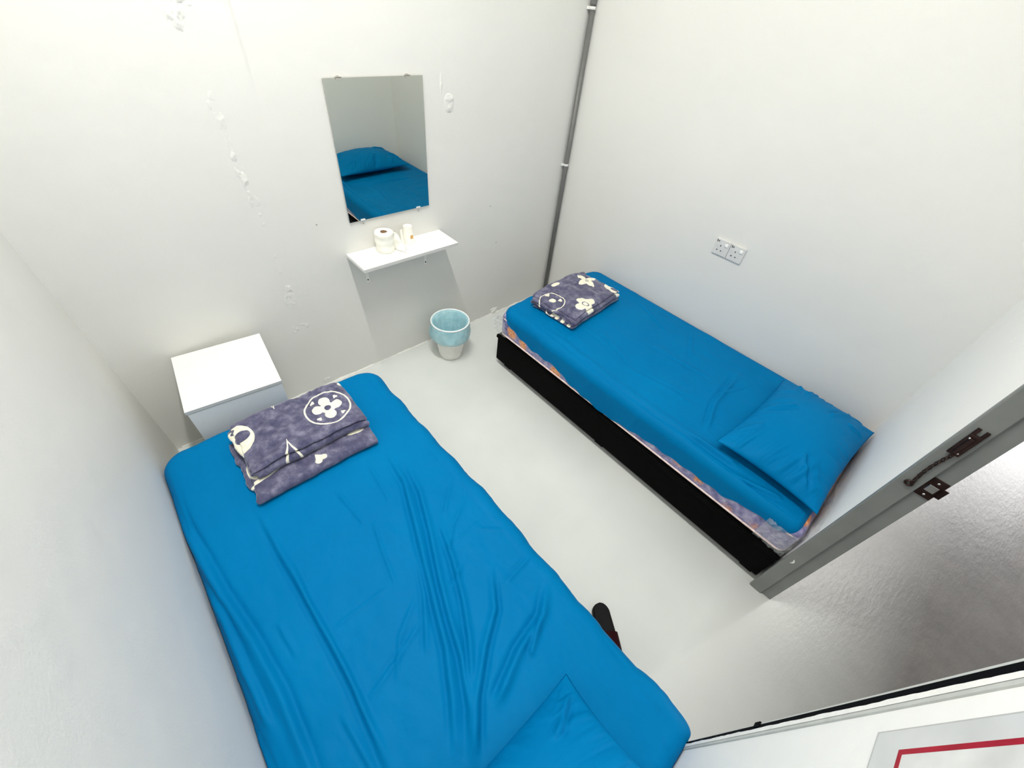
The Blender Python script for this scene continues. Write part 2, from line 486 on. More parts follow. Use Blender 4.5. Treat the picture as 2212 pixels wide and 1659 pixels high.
relief('plaster_lump', 'back', 0.80, 0.05, 0.06, 0.04, 0.006, 78, wb, freq=45)

# ------------------------------------------------------------------ doorway: steel frame
door = bpy.data.objects.new('door_1', None); COL.objects.link(door); door.location = (1.3, -L - 0.04, 0); struct(door)
def dpart(o):
    o.parent = door; o.matrix_parent_inverse = Matrix.Translation(-Vector(door.location)); return o
bm = bmesh.new()
bm_box(bm, (1.755, -L - 0.047, 0), (1.7735, -L + 0.006, 2.10), 0.003)
bm_box(bm, (1.765, -L - 0.090, 0), (1.7735, -L - 0.046, 2.10), 0.0015)
dpart(from_bm('jamb', bm, M_frame))
dpart(box('dark_gap_strip', (1.7735, -L - 0.001, 0.0), (1.778, -L + 0.0035, 2.10), M_gap))  # black strip stands in for the shaded gap between jamb and wall
bm = bmesh.new()
bm_box(bm, (DX0 - 0.006, -L - 0.047, 0), (DX0, -L + 0.004, 2.10), 0.001)
bm_box(bm, (DX0 - 0.006, -L - 0.090, 0), (DX0 - 0.002, -L - 0.046, 2.10), 0.001)
dpart(from_bm('jamb', bm, M_palestrip))
# black strip and pale strip standing along the near jamb; the black one widens upwards
def wedge(name, xa0, xb0, xa1, xb1, y0, y1, mat):
    bm = bmesh.new()
    v = [bm.verts.new(c) for c in ((xa0, y0, 0), (xb0, y0, 0), (xb0, y1, 0), (xa0, y1, 0), (xa1, y0, 2.1), (xb1, y0, 2.1), (xb1, y1, 2.1), (xa1, y1, 2.1))]
    for f in ((0, 3, 2, 1), (4, 5, 6, 7), (0, 1, 5, 4), (1, 2, 6, 5), (2, 3, 7, 6), (3, 0, 4, 7)): bm.faces.new([v[i] for i in f])
    return dpart(from_bm(name, bm, mat))
wedge('black_strip', DX0 - 0.001, DX0 + 0.0030, DX0 - 0.001, DX0 + 0.0195, -L - 0.03, -L + 0.0040, M_gap)
wedge('pale_strip', DX0 + 0.0028, DX0 + 0.0050, DX0 + 0.0193, DX0 + 0.0275, -L - 0.032, -L + 0.0030, M_palestrip)
dpart(box('lintel', (DX0, -L - 0.09, 2.085), (1.765, -L + 0.006, 2.103), M_frame, bev=0.002))
# ragged paint edge on the near side
bm = bmesh.new(); n = 220; A_, B_ = [], []
for i in range(n + 1):
    z = 0.30 + 1.6 * i / n
    k = float(fbm(np.array([z * 30.0]), np.array([1.3]), 9, 4)[0])
    A_.append(bm.verts.new((DX0 - 0.010, -L + 0.0042, z))); B_.append(bm.verts.new((DX0 - 0.0015 + 0.0022 * k, -L + 0.0052, z)))
for i in range(n): bm.faces.new((A_[i], A_[i + 1], B_[i + 1], B_[i]))
dpart(from_bm('flaking_paint', bm, M_flake))
dpart(box('frame_flange', (DX0 - 0.0165, -L - 0.001, 0), (DX0 - 0.005, -L + 0.0035, 2.10), M_palestrip, bev=0.0008))
dpart(box('stop_clip', (DX0 + 0.002, -L - 0.004, 0.800), (DX0 + 0.016, -L + 0.006, 0.822), M_gap, bev=0.001))
# chip of bare white on the far jamb
bm = bmesh.new(); bmesh.ops.create_circle(bm, cap_ends=True, radius=1, segments=14)
for v in bm.verts:
    y, z = v.co.x * 0.0035, v.co.y * 0.016
    v.co = Vector((1.7546, -L - 0.022 + y + 0.4 * z * z / 0.016, 0.311 + z))
bmesh.ops.recalc_face_normals(bm, faces=bm.faces)
dpart(from_bm('paint_chip', bm, M_flake))

# strike plate, bronze
sp = thing('strike_plate', (1.765, -2.405, 0.9), 'dark bronze latch strike plate on the edge of the grey door frame', 'door latch plate')
bm = bmesh.new()
bm_box(bm, (-0.0045, -0.022, -0.002), (0.0005, 0.018, 0.078), 0.001)
bm_box(bm, (-0.0045, -0.034, 0.018), (-0.001, -0.018, 0.058), 0.001)
from_bm('plate', bm, M_bronze, sp)
bm = bmesh.new(); bm_box(bm, (-0.0065, -0.014, 0.026), (-0.004, 0.010, 0.052), 0.001)
from_bm('latch_opening', bm, M_steel, sp)
for z in (0.010, 0.066):
    bm = bmesh.new(); bmesh.ops.create_uvsphere(bm, u_segments=12, v_segments=8, radius=0.0036)
    bmesh.ops.scale(bm, verts=bm.verts, vec=(0.5, 1, 1)); bmesh.ops.translate(bm, verts=bm.verts, vec=(-0.0045, -0.002, z))
    from_bm('screw', bm, M_steel, sp, smooth=True)

# door chain with its holder and end ring
ch = thing('door_chain', (1.755, -L - 0.022, 0.92), 'dark bronze security chain hanging from its holder on the grey door frame', 'door chain')
bm = bmesh.new()
bm_box(bm, (-0.007, -0.015, 0.155), (0.0, 0.013, 0.235), 0.002)
bm_box(bm, (-0.012, -0.006, 0.165), (-0.006, 0.006, 0.225), 0.002)
bm_box(bm, (-0.006, -0.015, 0.232), (0.0, -0.006, 0.256), 0.001)
bm_box(bm, (-0.006, 0.004, 0.232), (0.0, 0.013, 0.256), 0.001)
from_bm('holder', bm, M_bronze, ch)
for (y, z) in ((0.006, 0.222), (-0.007, 0.166)):
    bm = bmesh.new(); bmesh.ops.create_uvsphere(bm, u_segments=12, v_segments=8, radius=0.003)
    bmesh.ops.translate(bm, verts=bm.verts, vec=(-0.0075, y, z)); from_bm('screw', bm, M_steel, ch, smooth=True)
nl = 15
for i in range(nl):
    z = 0.158 - i * 0.0103; yy = -0.004 + 0.010 * math.sin(i / nl * 2.6) - 0.006 * i / nl
    pts = []
    for k in range(16):
        a = 2 * math.pi * k / 16
        u_, v_ = 0.0044 * math.cos(a), 0.0078 * math.sin(a)
        if i % 2: pts.append((-0.0055 + u_ * 0.7, yy + u_ * 0.7, z + v_))
        else: pts.append((-0.0055 - u_ * 0.5, yy + u_ * 0.85, z + v_))
    tube('chain_link', pts, 0.0014, M_bronze, ch, n=6, closed=True)
tube('end_ring', [(-0.004, 0.001 + 0.0085 * math.cos(2 * math.pi * k / 24), 0.003 + 0.0085 * math.sin(2 * math.pi * k / 24)) for k in range(24)], 0.0034, M_bronze, ch, n=8, closed=True)

# ------------------------------------------------------------------ notice on the front wall
nt_ = thing('wall_notice', (0.813, -L, 1.192), 'pale grey laminated notice with a crimson border line, on the white wall beside the doorway', 'notice')
bm = bmesh.new(); bm_box(bm, (-0.47, 0.0, 0.0), (0.0, 0.0025, 0.63), 0.0005)
from_bm('backing', bm, M_noticeedge, nt_)
box('sheet', (-0.466, 0.0024, 0.0045), (-0.0035, 0.0032, 0.6255), M_sheetpaper, nt_)
bm = bmesh.new(); a, b_ = 0.034, 0.052; t_ = 0.0075
for lo, hi in (((-0.47 + a, b_), (-a, b_ + t_)), ((-0.47 + a, 0.63 - b_ - t_), (-a, 0.63 - b_)), ((-0.47 + a, b_ + t_), (-0.47 + a + t_, 0.63 - b_ - t_)), ((-a - t_, b_ + t_), (-a, 0.63 - b_ - t_))):
    bm_box(bm, (lo[0], 0.003, lo[1]), (hi[0], 0.0037, hi[1]))
from_bm('border_line', bm, M_redline, nt_)
box('field', (-0.47 + a + t_, 0.003, b_ + t_), (-a - t_, 0.0035, 0.63 - b_ - t_), M_inner, nt_)

# ------------------------------------------------------------------ ceiling lamps (out of frame, the corridor one is added for glare)
def batten(name, x, y, z, ln, rz, label):
    t = thing(name, (x, y, z), label, 'ceiling lamp', None, rz)
    box('housing', (-0.03, -ln / 2, 0.0), (0.03, ln / 2, H - z), M_white, t, bev=0.003)
    tube('tube', [(0, -ln / 2 + 0.02, -0.018), (0, ln / 2 - 0.02, -0.018)], 0.013, M_tube, t, n=16)
    return t
batten('batten_lamp', LAMP[0], LAMP[1], LAMP[2] - 0.005, 1.25, 0, 'white fluorescent batten lamp on the ceiling above the near bed')
batten('batten_lamp', 4.5, -3.25, 2.70, 1.2, math.radians(73), 'added unseen batten lamp on the corridor ceiling, put in for the floor glare')

# ------------------------------------------------------------------ conduit in the corner
cd = thing('corner_conduit', (W - 0.022, -0.022, 0), 'thin dark grey conduit pipe running up the corner behind the far bed', 'pipe')
tube('pipe', [(0, 0, 0.0), (0, 0, 1.84)], 0.0145, M_pipe, cd, n=20)
tube('pipe_socket', [(0, 0, 1.83), (0, 0, 1.835), (0, 0, H)], 0.0165, M_pipe, cd, n=20)
for z in (1.024, 1.818):
    c = tube('clamp', [(0, 0, z - 0.007), (0, 0, z + 0.007)], 0.0175, M_clamp, cd, n=20)
    bm = bmesh.new(); bm_box(bm, (-0.026, 0.006, z - 0.007), (-0.012, 0.0215, z + 0.007), 0.001)
    from_bm('clamp_foot', bm, M_clamp, c)

# ------------------------------------------------------------------ mirror
mi = thing('wall_mirror', (1.36, 0, 0.955), 'tall frameless mirror clipped to the white wall above the shelf', 'mirror')
mx0, mx1, mz0, mz1 = 1.1275 - 1.36, 1.593 - 1.36, 0.001, 0.5885
bm = bmesh.new(); bm_box(bm, (mx0, -0.010, mz0), (mx1, -0.005, mz1), 0.0006)
from_bm('glass', bm, M_mirror, mi)
box('backing', (mx0 + 0.002, -0.0052, mz0 + 0.002), (mx1 - 0.002, 0.0005, mz1 - 0.002), M_gap, mi)
for x, z, top, mt in ((-0.166, mz1, 1, M_stain), (0.155, mz1, 1, M_stain), (-0.162, mz0, 0, M_clipc), (0.163, mz0, 0, M_clipc)):
    s = 1 if top else -1
    bm = bmesh.new()
    bm_box(bm, (x - 0.012, -0.0135, min(z - s * 0.007, z + s * 0.003)), (x + 0.012, -0.0102, max(z - s * 0.007, z + s * 0.003)), 0.0008)
    bm_box(bm, (x - 0.012, -0.0135, min(z, z + s * 0.003)), (x + 0.012, 0.0, max(z, z + s * 0.003)), 0.0006)
    bm_box(bm, (x - 0.006, -0.003, min(z, z + s * 0.006)), (x + 0.006, 0.0, max(z, z + s * 0.006)), 0.0006)
    from_bm('clip', bm, mt, mi)
    if not top:
        bm = bmesh.new(); bmesh.ops.create_uvsphere(bm, u_segments=10, v_segments=6, radius=0.0028)
        bmesh.ops.translate(bm, verts=bm.verts, vec=(x + 0.004, -0.0035, z - 0.019)); from_bm('screw', bm, M_stain, mi, smooth=True)

# ------------------------------------------------------------------ shelf
sh = thing('wall_shelf', (1.37, 0, 0.78), 'narrow white shelf board on two brackets under the mirror', 'shelf')
sx0, sx1, sd = 1.0808 - 1.37, 1.6583 - 1.37, 0.193
box('board', (sx0, -sd + 0.0008, 0.0), (sx1, -0.0005, 0.018), M_white, sh, bev=0.0008)
box('edge_band', (sx0, -sd, 0.0005), (sx1, -sd + 0.0012, 0.0165), M_edge, sh)
for x in (-0.198, 0.181):
    bm = bmesh.new()
    bm_box(bm, (x - 0.009, -0.004, -0.175), (x + 0.009, -0.0002, -0.0005), 0.001)
    bm_box(bm, (x - 0.009, -0.14, -0.004), (x + 0.009, -0.001, -0.0003), 0.001)
    bm_box(bm, (x - 0.002, -0.10, -0.012), (x + 0.002, -0.001, -0.003), 0.0005)
    br = from_bm('bracket', bm, M_white, sh)
    for z in (-0.16, -0.06):
        bm = bmesh.new(); bmesh.ops.create_uvsphere(bm, u_segments=10, v_segments=6, radius=0.004)
        bmesh.ops.translate(bm, verts=bm.verts, vec=(x, -0.0045, z)); from_bm('screw', bm, M_gap, br, smooth=True)

# toilet roll with a loose end
tr = thing('toilet_roll', (1.275, -0.062, 0.798), 'white toilet paper roll standing on the shelf with its loose end trailing', 'toilet roll')
def rollwob(a, i, r, z):
    return (0.0012 * math.sin(a * 3 + z * 90) + 0.0008 * math.sin(z * 900), 0)
pr = [(0.0175, 0.003), (0.030, 0.0), (0.046, 0.0008), (0.0488, 0.004)]
pr += [(0.049, 0.004 + 0.094 * k / 16) for k in range(1, 17)]
pr += [(0.0475, 0.1015), (0.040, 0.1025), (0.028, 0.1022), (0.0180, 0.1018)]
lathe('paper', pr, (0, 0, 0), M_paper, tr, n=64, wob=rollwob)
lathe('card_core', [(0.0180, 0.1015), (0.0165, 0.1015), (0.0165, 0.001), (0.0180, 0.001)], (0, 0, 0), M_card, tr, n=32)
# trailing sheet: leaves the roll on its right, folds down to the board in front
nu, nv = 26, 14
P = np.zeros((nu, nv, 3))
for i in range(nu):
    t = i / (nu - 1)
    for j in range(nv):
        s = j / (nv - 1)
        px = 0.044 + 0.050 * t - 0.020 * s * t; py = -0.018 - 0.075 * t * (0.35 + 0.65 * s) + 0.0
        hz = 0.094 * (1 - t ** 1.25) * (1 - s) + 0.002 + 0.05 * math.sin(t * math.pi) * (1 - s) * 0.25
        P[i, j] = (px + 0.004 * math.sin(9 * s + 6 * t), py + 0.003 * math.sin(7 * t), max(0.0015, hz))
o = grid_mesh('loose_sheet', P, M_paper, tr)
o.modifiers.new('thick', 'SOLIDIFY').thickness = 0.0008

# folded tissue slips beside the cup
tp = thing('paper_slip', (1.372, -0.062, 0.798), 'narrow white folded paper slip leaning on the upturned cup', 'paper slip')
bm = bmesh.new()
pts = [(-0.010, -0.030, 0.0006), (0.004, -0.022, 0.004), (0.006, -0.006, 0.035), (0.013, 0.010, 0.082)]
prev = None
for i, p in enumerate(pts):
    a = bm.verts.new((p[0] - 0.009, p[1], p[2])); b_ = bm.verts.new((p[0] + 0.007, p[1] + 0.006, p[2]))
    if prev: bm.faces.new((prev[0], prev[1], b_, a))
    prev = (a, b_)
bmesh.ops.subdivide_edges(bm, edges=list(bm.edges), cuts=3, use_grid_fill=True)
bmesh.ops.solidify(bm, geom=list(bm.faces), thickness=0.0014)
from_bm('slip', bm, M_paper, tp)
bm = bmesh.new(); bm_box(bm, (-0.014, -0.034, 0.0005), (0.010, -0.008, 0.010), 0.003)
bmesh.ops.rotate(bm, verts=bm.verts, matrix=Matrix.Rotation(0.6, 3, 'Z'), cent=(0, -0.02, 0))
from_bm('folded_end', bm, M_paper, tp)

cp = thing('paper_cup', (1.428, -0.042, 0.798), 'white paper cup upside down on the shelf with a small orange label', 'cup')
lathe('cup_body', [(0.0330, 0.0), (0.0345, 0.0015), (0.0345, 0.004), (0.0325, 0.006), (0.0245, 0.088), (0.0240, 0.0905), (0.0225, 0.0905), (0.0215, 0.086), (0.0, 0.086)], (0, 0, 0), M_cup, cp, n=48)
nu, nv = 10, 6; P = np.zeros((nu, nv, 3))
for i in range(nu):
    for j in range(nv):
        a = math.radians(-98 + 38 * i / (nu - 1)); z = 0.028 + 0.019 * j / (nv - 1)
        r = 0.0325 - (z - 0.006) * 0.008 / 0.082 + 0.0006
        P[i, j] = (r * math.cos(a), r * math.sin(a), z)
grid_mesh('label', P, M_tag, cp)

# ------------------------------------------------------------------ bedside cabinet
cb = thing('bedside_cabinet', (0.195, -0.014, 0), 'plain white bedside cabinet standing against the wall behind the near bed', 'cabinet', None, math.radians(-5.6))
CW, CDp, CH = 0.364, 0.384, 0.545
box('top', (0, -CDp, CH - 0.016), (CW, 0, CH), M_white, cb, bev=0.0008)
box('top_edge', (0.0, -CDp - 0.0008, CH - 0.0152), (CW, -CDp + 0.0005, CH - 0.0008), M_edge, cb)
box('body', (0.004, -CDp + 0.020, 0.03), (CW - 0.004, -0.002, CH - 0.0165), M_white, cb, bev=0.0006)
dr = box('door', (0.004, -CDp + 0.002, 0.04), (CW - 0.004, -CDp + 0.0185, CH - 0.0205), M_white, cb, bev=0.001)
tube('door_knob', [(CW - 0.04, -CDp + 0.003, 0.30), (CW - 0.04, -CDp - 0.018, 0.30)], [0.005, 0.010], M_steel, dr, n=16)
box('plinth', (0.012, -CDp + 0.03, 0.0), (CW - 0.012, -0.004, 0.031), M_white, cb)

# ------------------------------------------------------------------ beds
def bed(name, x0, x1, y0, y1, label, hem, folds, seed, ztop, bulge, film):
    lo_, hi_ = (0.0, 0.018) if x0 < 0.5 else (-0.018, 0.0)   # the lip overhangs only on the open side
    ox, oy = (x0 + x1) / 2, (y0 + y1) / 2
    b = thing(name, (ox, oy, 0), label, 'bed')
    a0, a1, c0, c1 = x0 - ox, x1 - ox, y0 - oy, y1 - oy
    # divan base with a lip and block feet
    bm = bmesh.new()
    bm_box(bm, (a0 + lo_ * 0.6 + 0.001, c0 + 0.004, 0.045), (a1 + hi_ * 0.6 - 0.001, c1 - 0.004, 0.232), 0.006)
    bm_box(bm, (a0 + lo_, c0 + 0.002, 0.226), (a1 + hi_, c1 + 0.002, 0.250), 0.006, 0, 3)
    base = from_bm('base', bm, M_black, b)
    for fx in (a0 + 0.02, a1 - 0.08):
        for fy in (c0 + 0.02, (c0 + c1) / 2, c1 - 0.12):
            box('foot', (fx, fy, 0), (fx + 0.06, fy + 0.06, 0.047), M_black, base, bev=0.004)
    # mattress
    bm = bmesh.new()
    ins = 0.0 if film else 0.014
    bm_box(bm, (a0 + 0.001 + ins, c0 + 0.006 + ins, 0.2505), (a1 - 0.002 - ins, c1 - 0.006 - ins, 0.425), 0.035, 0, 6)
    mt = from_bm('mattress', bm, M_mattress, b, smooth=True)
    for z in (0.387, 0.268):
        pts = []; R_ = 0.04; xa, xb, ya, yb = a0 + 0.003 + ins, a1 - 0.005 - ins, c0 + 0.009 + ins, c1 - 0.009 - ins
        for cx_, cy_, s0 in ((xb - R_, yb - R_, 0), (xa + R_, yb - R_, 90), (xa + R_, ya + R_, 180), (xb - R_, ya + R_, 270)):
            for k in range(7):
                an = math.radians(s0 + 15 * k); pts.append((cx_ + R_ * math.cos(an), cy_ + R_ * math.sin(an), z))
        tube('piping', pts, 0.0052, M_piping, mt, n=8, closed=True)
    # fitted sheet
    R_, r_ = 0.085, 0.052
    q = R_ - r_; E1 = q + math.pi * r_ / 2; E = E1 + 0.16
    ex = np.concatenate([np.linspace(0, q, 6)[1:], np.linspace(q, E1, 16)[1:], np.linspace(E1, E, 26)[1:]])
    nx, ny = int((x1 - x0 - 2 * R_) / 0.0058), int((y1 - y0 - 2 * R_) / 0.0062)
    if film: c0s = c0 + 0.028
    else: c0s = c0
    def axis(lo, hi, n):
        inner = np.linspace(lo + R_, hi - R_, n)
        return (np.concatenate([np.full(len(ex), lo + R_), inner, np.full(len(ex), hi - R_)]),
                np.concatenate([-ex[::-1], np.zeros(n), ex]))
    bx, sx = axis(a0, a1, nx); by, sy = axis(c0s, c1, ny)
    BX, BY = np.meshgrid(bx, by, indexing='ij'); SX, SY = np.meshgrid(sx, sy, indexing='ij')
    pw = np.where(SY < 0, 5.0, 2.0)
    e = (np.abs(SX) ** pw + np.abs(SY) ** pw) ** (1 / pw); dx = np.where(e > 0, SX / np.maximum(e, 1e-9), 0); dy = np.where(e > 0, SY / np.maximum(e, 1e-9), 0)
    e = np.minimum(e, E)
    th = np.clip((e - q) / r_, 0, math.pi / 2)
    out = np.minimum(e, q) + r_ * np.sin(th)
    rem = np.clip((e - E1) / (E - E1), 0, 1)
    px = BX + dx * out; py = BY + dy * out
    hemz = hem(px + ox, py + oy)
    z = ztop - r_ * (1 - np.cos(th)) - rem * np.maximum(ztop - r_ - hemz, 0.004)
    # top swell, wrinkles, folds
    wx, wy = px + ox, py + oy
    hgt = folds(wx, wy)
    topm = np.cos(th)
    sidew = 0.005 * np.abs(fbm(wy * 16 + wx * 3, wx * 9 - z * 5, seed, 3)) + 0.002 + bulge(wx, wy) 
    hh = hgt + 0.0028 * fbm(wx * 24, wy * 17, seed + 3, 4)
    nxx = dx * np.sin(th); nyy = dy * np.sin(th)
    edge = np.clip(e / R_, 0, 1)
    disp = hh * topm + (sidew * np.sin(th)) + 0.35 * hgt * np.sin(th)
    disp = np.where(th > 0.5, np.maximum(disp, 0.0035), disp)
    X = px + nxx * disp; Y = py + nyy * disp; Z = z + topm * disp
    X = np.clip(X, a0 - 0.03, a1 + 0.004 if name_wall(x1) else a1 + 0.05)
    if x0 < 0.05: X = np.maximum(X, -ox + 0.002)
    Y = np.clip(Y, -L + 0.003 - oy, None)
    P = np.stack([X, Y, Z], -1)
    grid_mesh('fitted_sheet', P, M_sheet, b)
    if film:
        # clear wrap left on the mattress, crumpled out at its corners
        def flap(x_, y_, w_, h_, nrm, sd, lean):
            nu, nv = 30, 26
            u = np.linspace(0, 1, nu)[:, None] * np.ones((1, nv)); v = np.linspace(0, 1, nv)[None, :] * np.ones((nu, 1))
            cr = 0.012 * fbm(u * 7, v * 6, sd, 4)
            if nrm == 'x': Pp = np.stack([x_ + cr - 0.010 * v * lean, y_ + w_ * u, 0.255 + h_ * v], -1)
            else: Pp = np.stack([x_ + w_ * u, y_ + 0.5 * cr + lean * v, 0.30 + (h_ * v) * (1 - 0.55 * u) + 0.03 * fbm(u * 5, v * 5, sd + 3, 3)], -1)
            return grid_mesh('plastic_wrap', Pp, M_film, mt)
        flap(a0 - 0.004, c0 + 0.006, 0.13, 0.15, 'x', 3, 0.4)
        flap(a0 + 0.004, c0 + 0.018, 0.66, 0.20, 'y', 5, -0.022)
        flap(a0 + 0.0, c1 - 0.07, 0.10, 0.13, 'x', 8, 2.2)
        flap(a0 - 0.035, c1 + 0.008, 0.20, 0.08, 'y', 11, 0.02)
    return b
def name_wall(x1): return x1 > 2.5

ZT = 0.452
# near bed --------------------------------------------------------
FN = [([(0.219, -0.859), (0.223, -1.131), (0.232, -1.315), (0.237, -1.487), (0.238, -1.63), (0.221, -1.90)], .0065, .012, 1),
      ([(0.013, -0.60), (0.024, -0.845), (0.04, -0.989), (0.054, -1.143), (0.081, -1.34), (0.095, -1.507), (0.092, -1.80)], .008, .014, -1),
      ([(0.009, -1.021), (0.033, -1.198), (0.039, -1.337), (0.049, -1.6)], .005, .010, -1),
      ([(0.003, -1.34), (0.008, -1.514), (0.024, -1.70)], .006, .010, -1),
      ([(0.252, -1.16), (0.242, -1.329), (0.246, -1.46), (0.250, -1.582), (0.24, -1.78)], .005, .009, -1),
      ([(0.71, -0.90), (0.686, -1.154), (0.629, -1.316), (0.568, -1.484), (0.523, -1.61), (0.485, -1.717), (0.43, -1.825), (0.349, -1.96)], .0075, .012, 1),
      ([(0.751, -1.0), (0.709, -1.227), (0.651, -1.384), (0.583, -1.545), (0.54, -1.661), (0.506, -1.768), (0.454, -1.875), (0.38, -1.98)], .0075, .011, 1),
      ([(0.714, -1.33), (0.654, -1.522), (0.606, -1.643), (0.554, -1.743), (0.47, -1.87)], .007, .010, 1),
      ([(0.77, -1.60), (0.675, -1.738), (0.583, -1.801), (0.491, -1.879), (0.40, -1.99)], .009, .012, -1),
      ([(0.87, -1.77), (0.771, -1.839), (0.651, -1.861), (0.502, -1.92)], .010, .014, 1),
      ([(0.77, -1.84), (0.662, -1.897)], .007, .010, 1),
      ([(0.521, -1.20), (0.488, -1.341), (0.464, -1.47)], .003, .007, 1),
      ([(0.467, -1.02), (0.486, -1.22)], .003, .008, 1),
      ([(0.454, -1.453), (0.263, -1.455)], .0025, .006, 1),
      ([(0.49, -1.60), (0.37, -1.645), (0.25, -1.68)], .003, .008, 1),
      ([(0.52, -1.52), (0.40, -1.60), (0.33, -1.70)], .0025, .008, 1),
      ([(0.687, -1.542), (0.60, -1.59)], .003, .006, 1),
      ([(0.89, -1.674), (0.75, -1.69)], .004, .007, 1),
      ([(0.14, -1.33), (0.15, -1.46)], .003, .007, 1),
      ([(0.185, -1.65), (0.196, -1.85)], .004, .008, 1),
      ([(0.84, -1.25), (0.73, -1.36)], .003, .007, 1), ([(0.86, -1.35), (0.74, -1.42), (0.66, -1.50)], .003, .006, -1),
      ([(0.83, -1.46), (0.70, -1.47)], .0025, .005, 1), ([(0.88, -1.55), (0.80, -1.48)], .003, .006, 1),
      ([(0.62, -0.98), (0.60, -1.2)], .0025, .008, 1), ([(0.58, -1.40), (0.52, -1.55), (0.43, -1.70)], .004, .008, 1)]
def folds_near(x, y):
    h = 0.006 * np.sin(np.clip(x / 0.92, 0, 1) * math.pi)
    for p, a, w, s in FN: h = h + fold(x, y, p, a, w, s)
    h = h + 0.010 * sstep(-1.55, -2.0, y) * np.exp(-((x - 0.5) / 0.25) ** 2)
    return h
def bulge_near(x, y):
    return np.where(x > 0.5, 0.006 + 0.012 * np.exp(-((y + 1.39) / 0.25) ** 2) - 0.016 * np.exp(-((y + 2.06) / 0.09) ** 2) + 0.008 * np.exp(-((y + 2.24) / 0.06) ** 2) + 0.004 * np.sin(y * 31), 0.0)
bed('single_bed', 0.006, 0.912, -2.334, -0.468, 'near single bed under a creased plain blue fitted sheet, against the left wall',
    lambda x, y: 0.235 + 0 * x, folds_near, 11, ZT, bulge_near, False)

# far bed ---------------------------------------------------------
FR = [([(1.803, -0.747), (1.75, -0.915), (1.70, -1.10)], .005, .010, 1), ([(2.128, -0.93), (2.017, -1.30)], .003, .010, 1),
      ([(2.068, -0.854), (2.048, -1.16)], .002, .008, 1), ([(2.517, -1.685), (2.144, -1.713), (1.94, -1.78)], .006, .013, 1),
      ([(2.449, -1.771), (2.22, -1.70)], .003, .008, 1), ([(1.85, -1.72), (1.87, -1.99)], .006, .012, 1),
      ([(1.80, -1.95), (1.87, -2.20)], .007, .012, 1), ([(2.605, -0.90), (2.45, -1.24)], .003, .009, 1),
      ([(2.25, -1.20), (2.30, -1.62)], .003, .012, 1), ([(2.0, -1.25), (2.06, -1.65)], .004, .014, -1),
      ([(1.86, -0.65), (1.86, -0.95), (1.84, -1.3), (1.85, -1.7), (1.88, -2.1)], .0045, .018, 1),
      ([(2.62, -1.3), (2.35, -1.45)], .003, .010, 1)]
def folds_far(x, y):
    h = 0.008 * np.sin(np.clip((x - 1.79) / 0.92, 0, 1) * math.pi)
    for p, a, w, s in FR: h = h + fold(x, y, p, a, w, s)
    h = h - 0.014 * np.exp(-((x - 2.2) / 0.5) ** 2 - ((y + 2.05) / 0.3) ** 2)
    return h + 0.006 * fbm(x * 5, y * 4, 31, 3)
HY = np.array([-2.34, -2.30, -2.249, -2.127, -2.015, -1.823, -1.612, -1.322, -1.09, -0.947, -0.756, -0.624, -0.50, -0.44])
HZ = np.array([0.40, 0.395, 0.372, 0.368, 0.330, 0.325, 0.310, 0.262, 0.285, 0.328, 0.318, 0.345, 0.384, 0.37])
def hem_far(x, y):
    return np.where(x < 2.2, np.interp(y, HY, HZ) + 0.004 * np.sin(y * 60), np.where(y < -2.2, 0.38, 0.30))
def bulge_far(x, y):
    return np.where(x < 2.0, 0.002 * np.sin(y * 40 + np.sin(y * 17) * 2), 0.0)
bed('single_bed', 1.792, 2.704, -2.332, -0.452, 'far single bed by the sockets, black base and floral mattress showing below its blue sheet',
    hem_far, folds_far, 23, ZT, bulge_far, True)

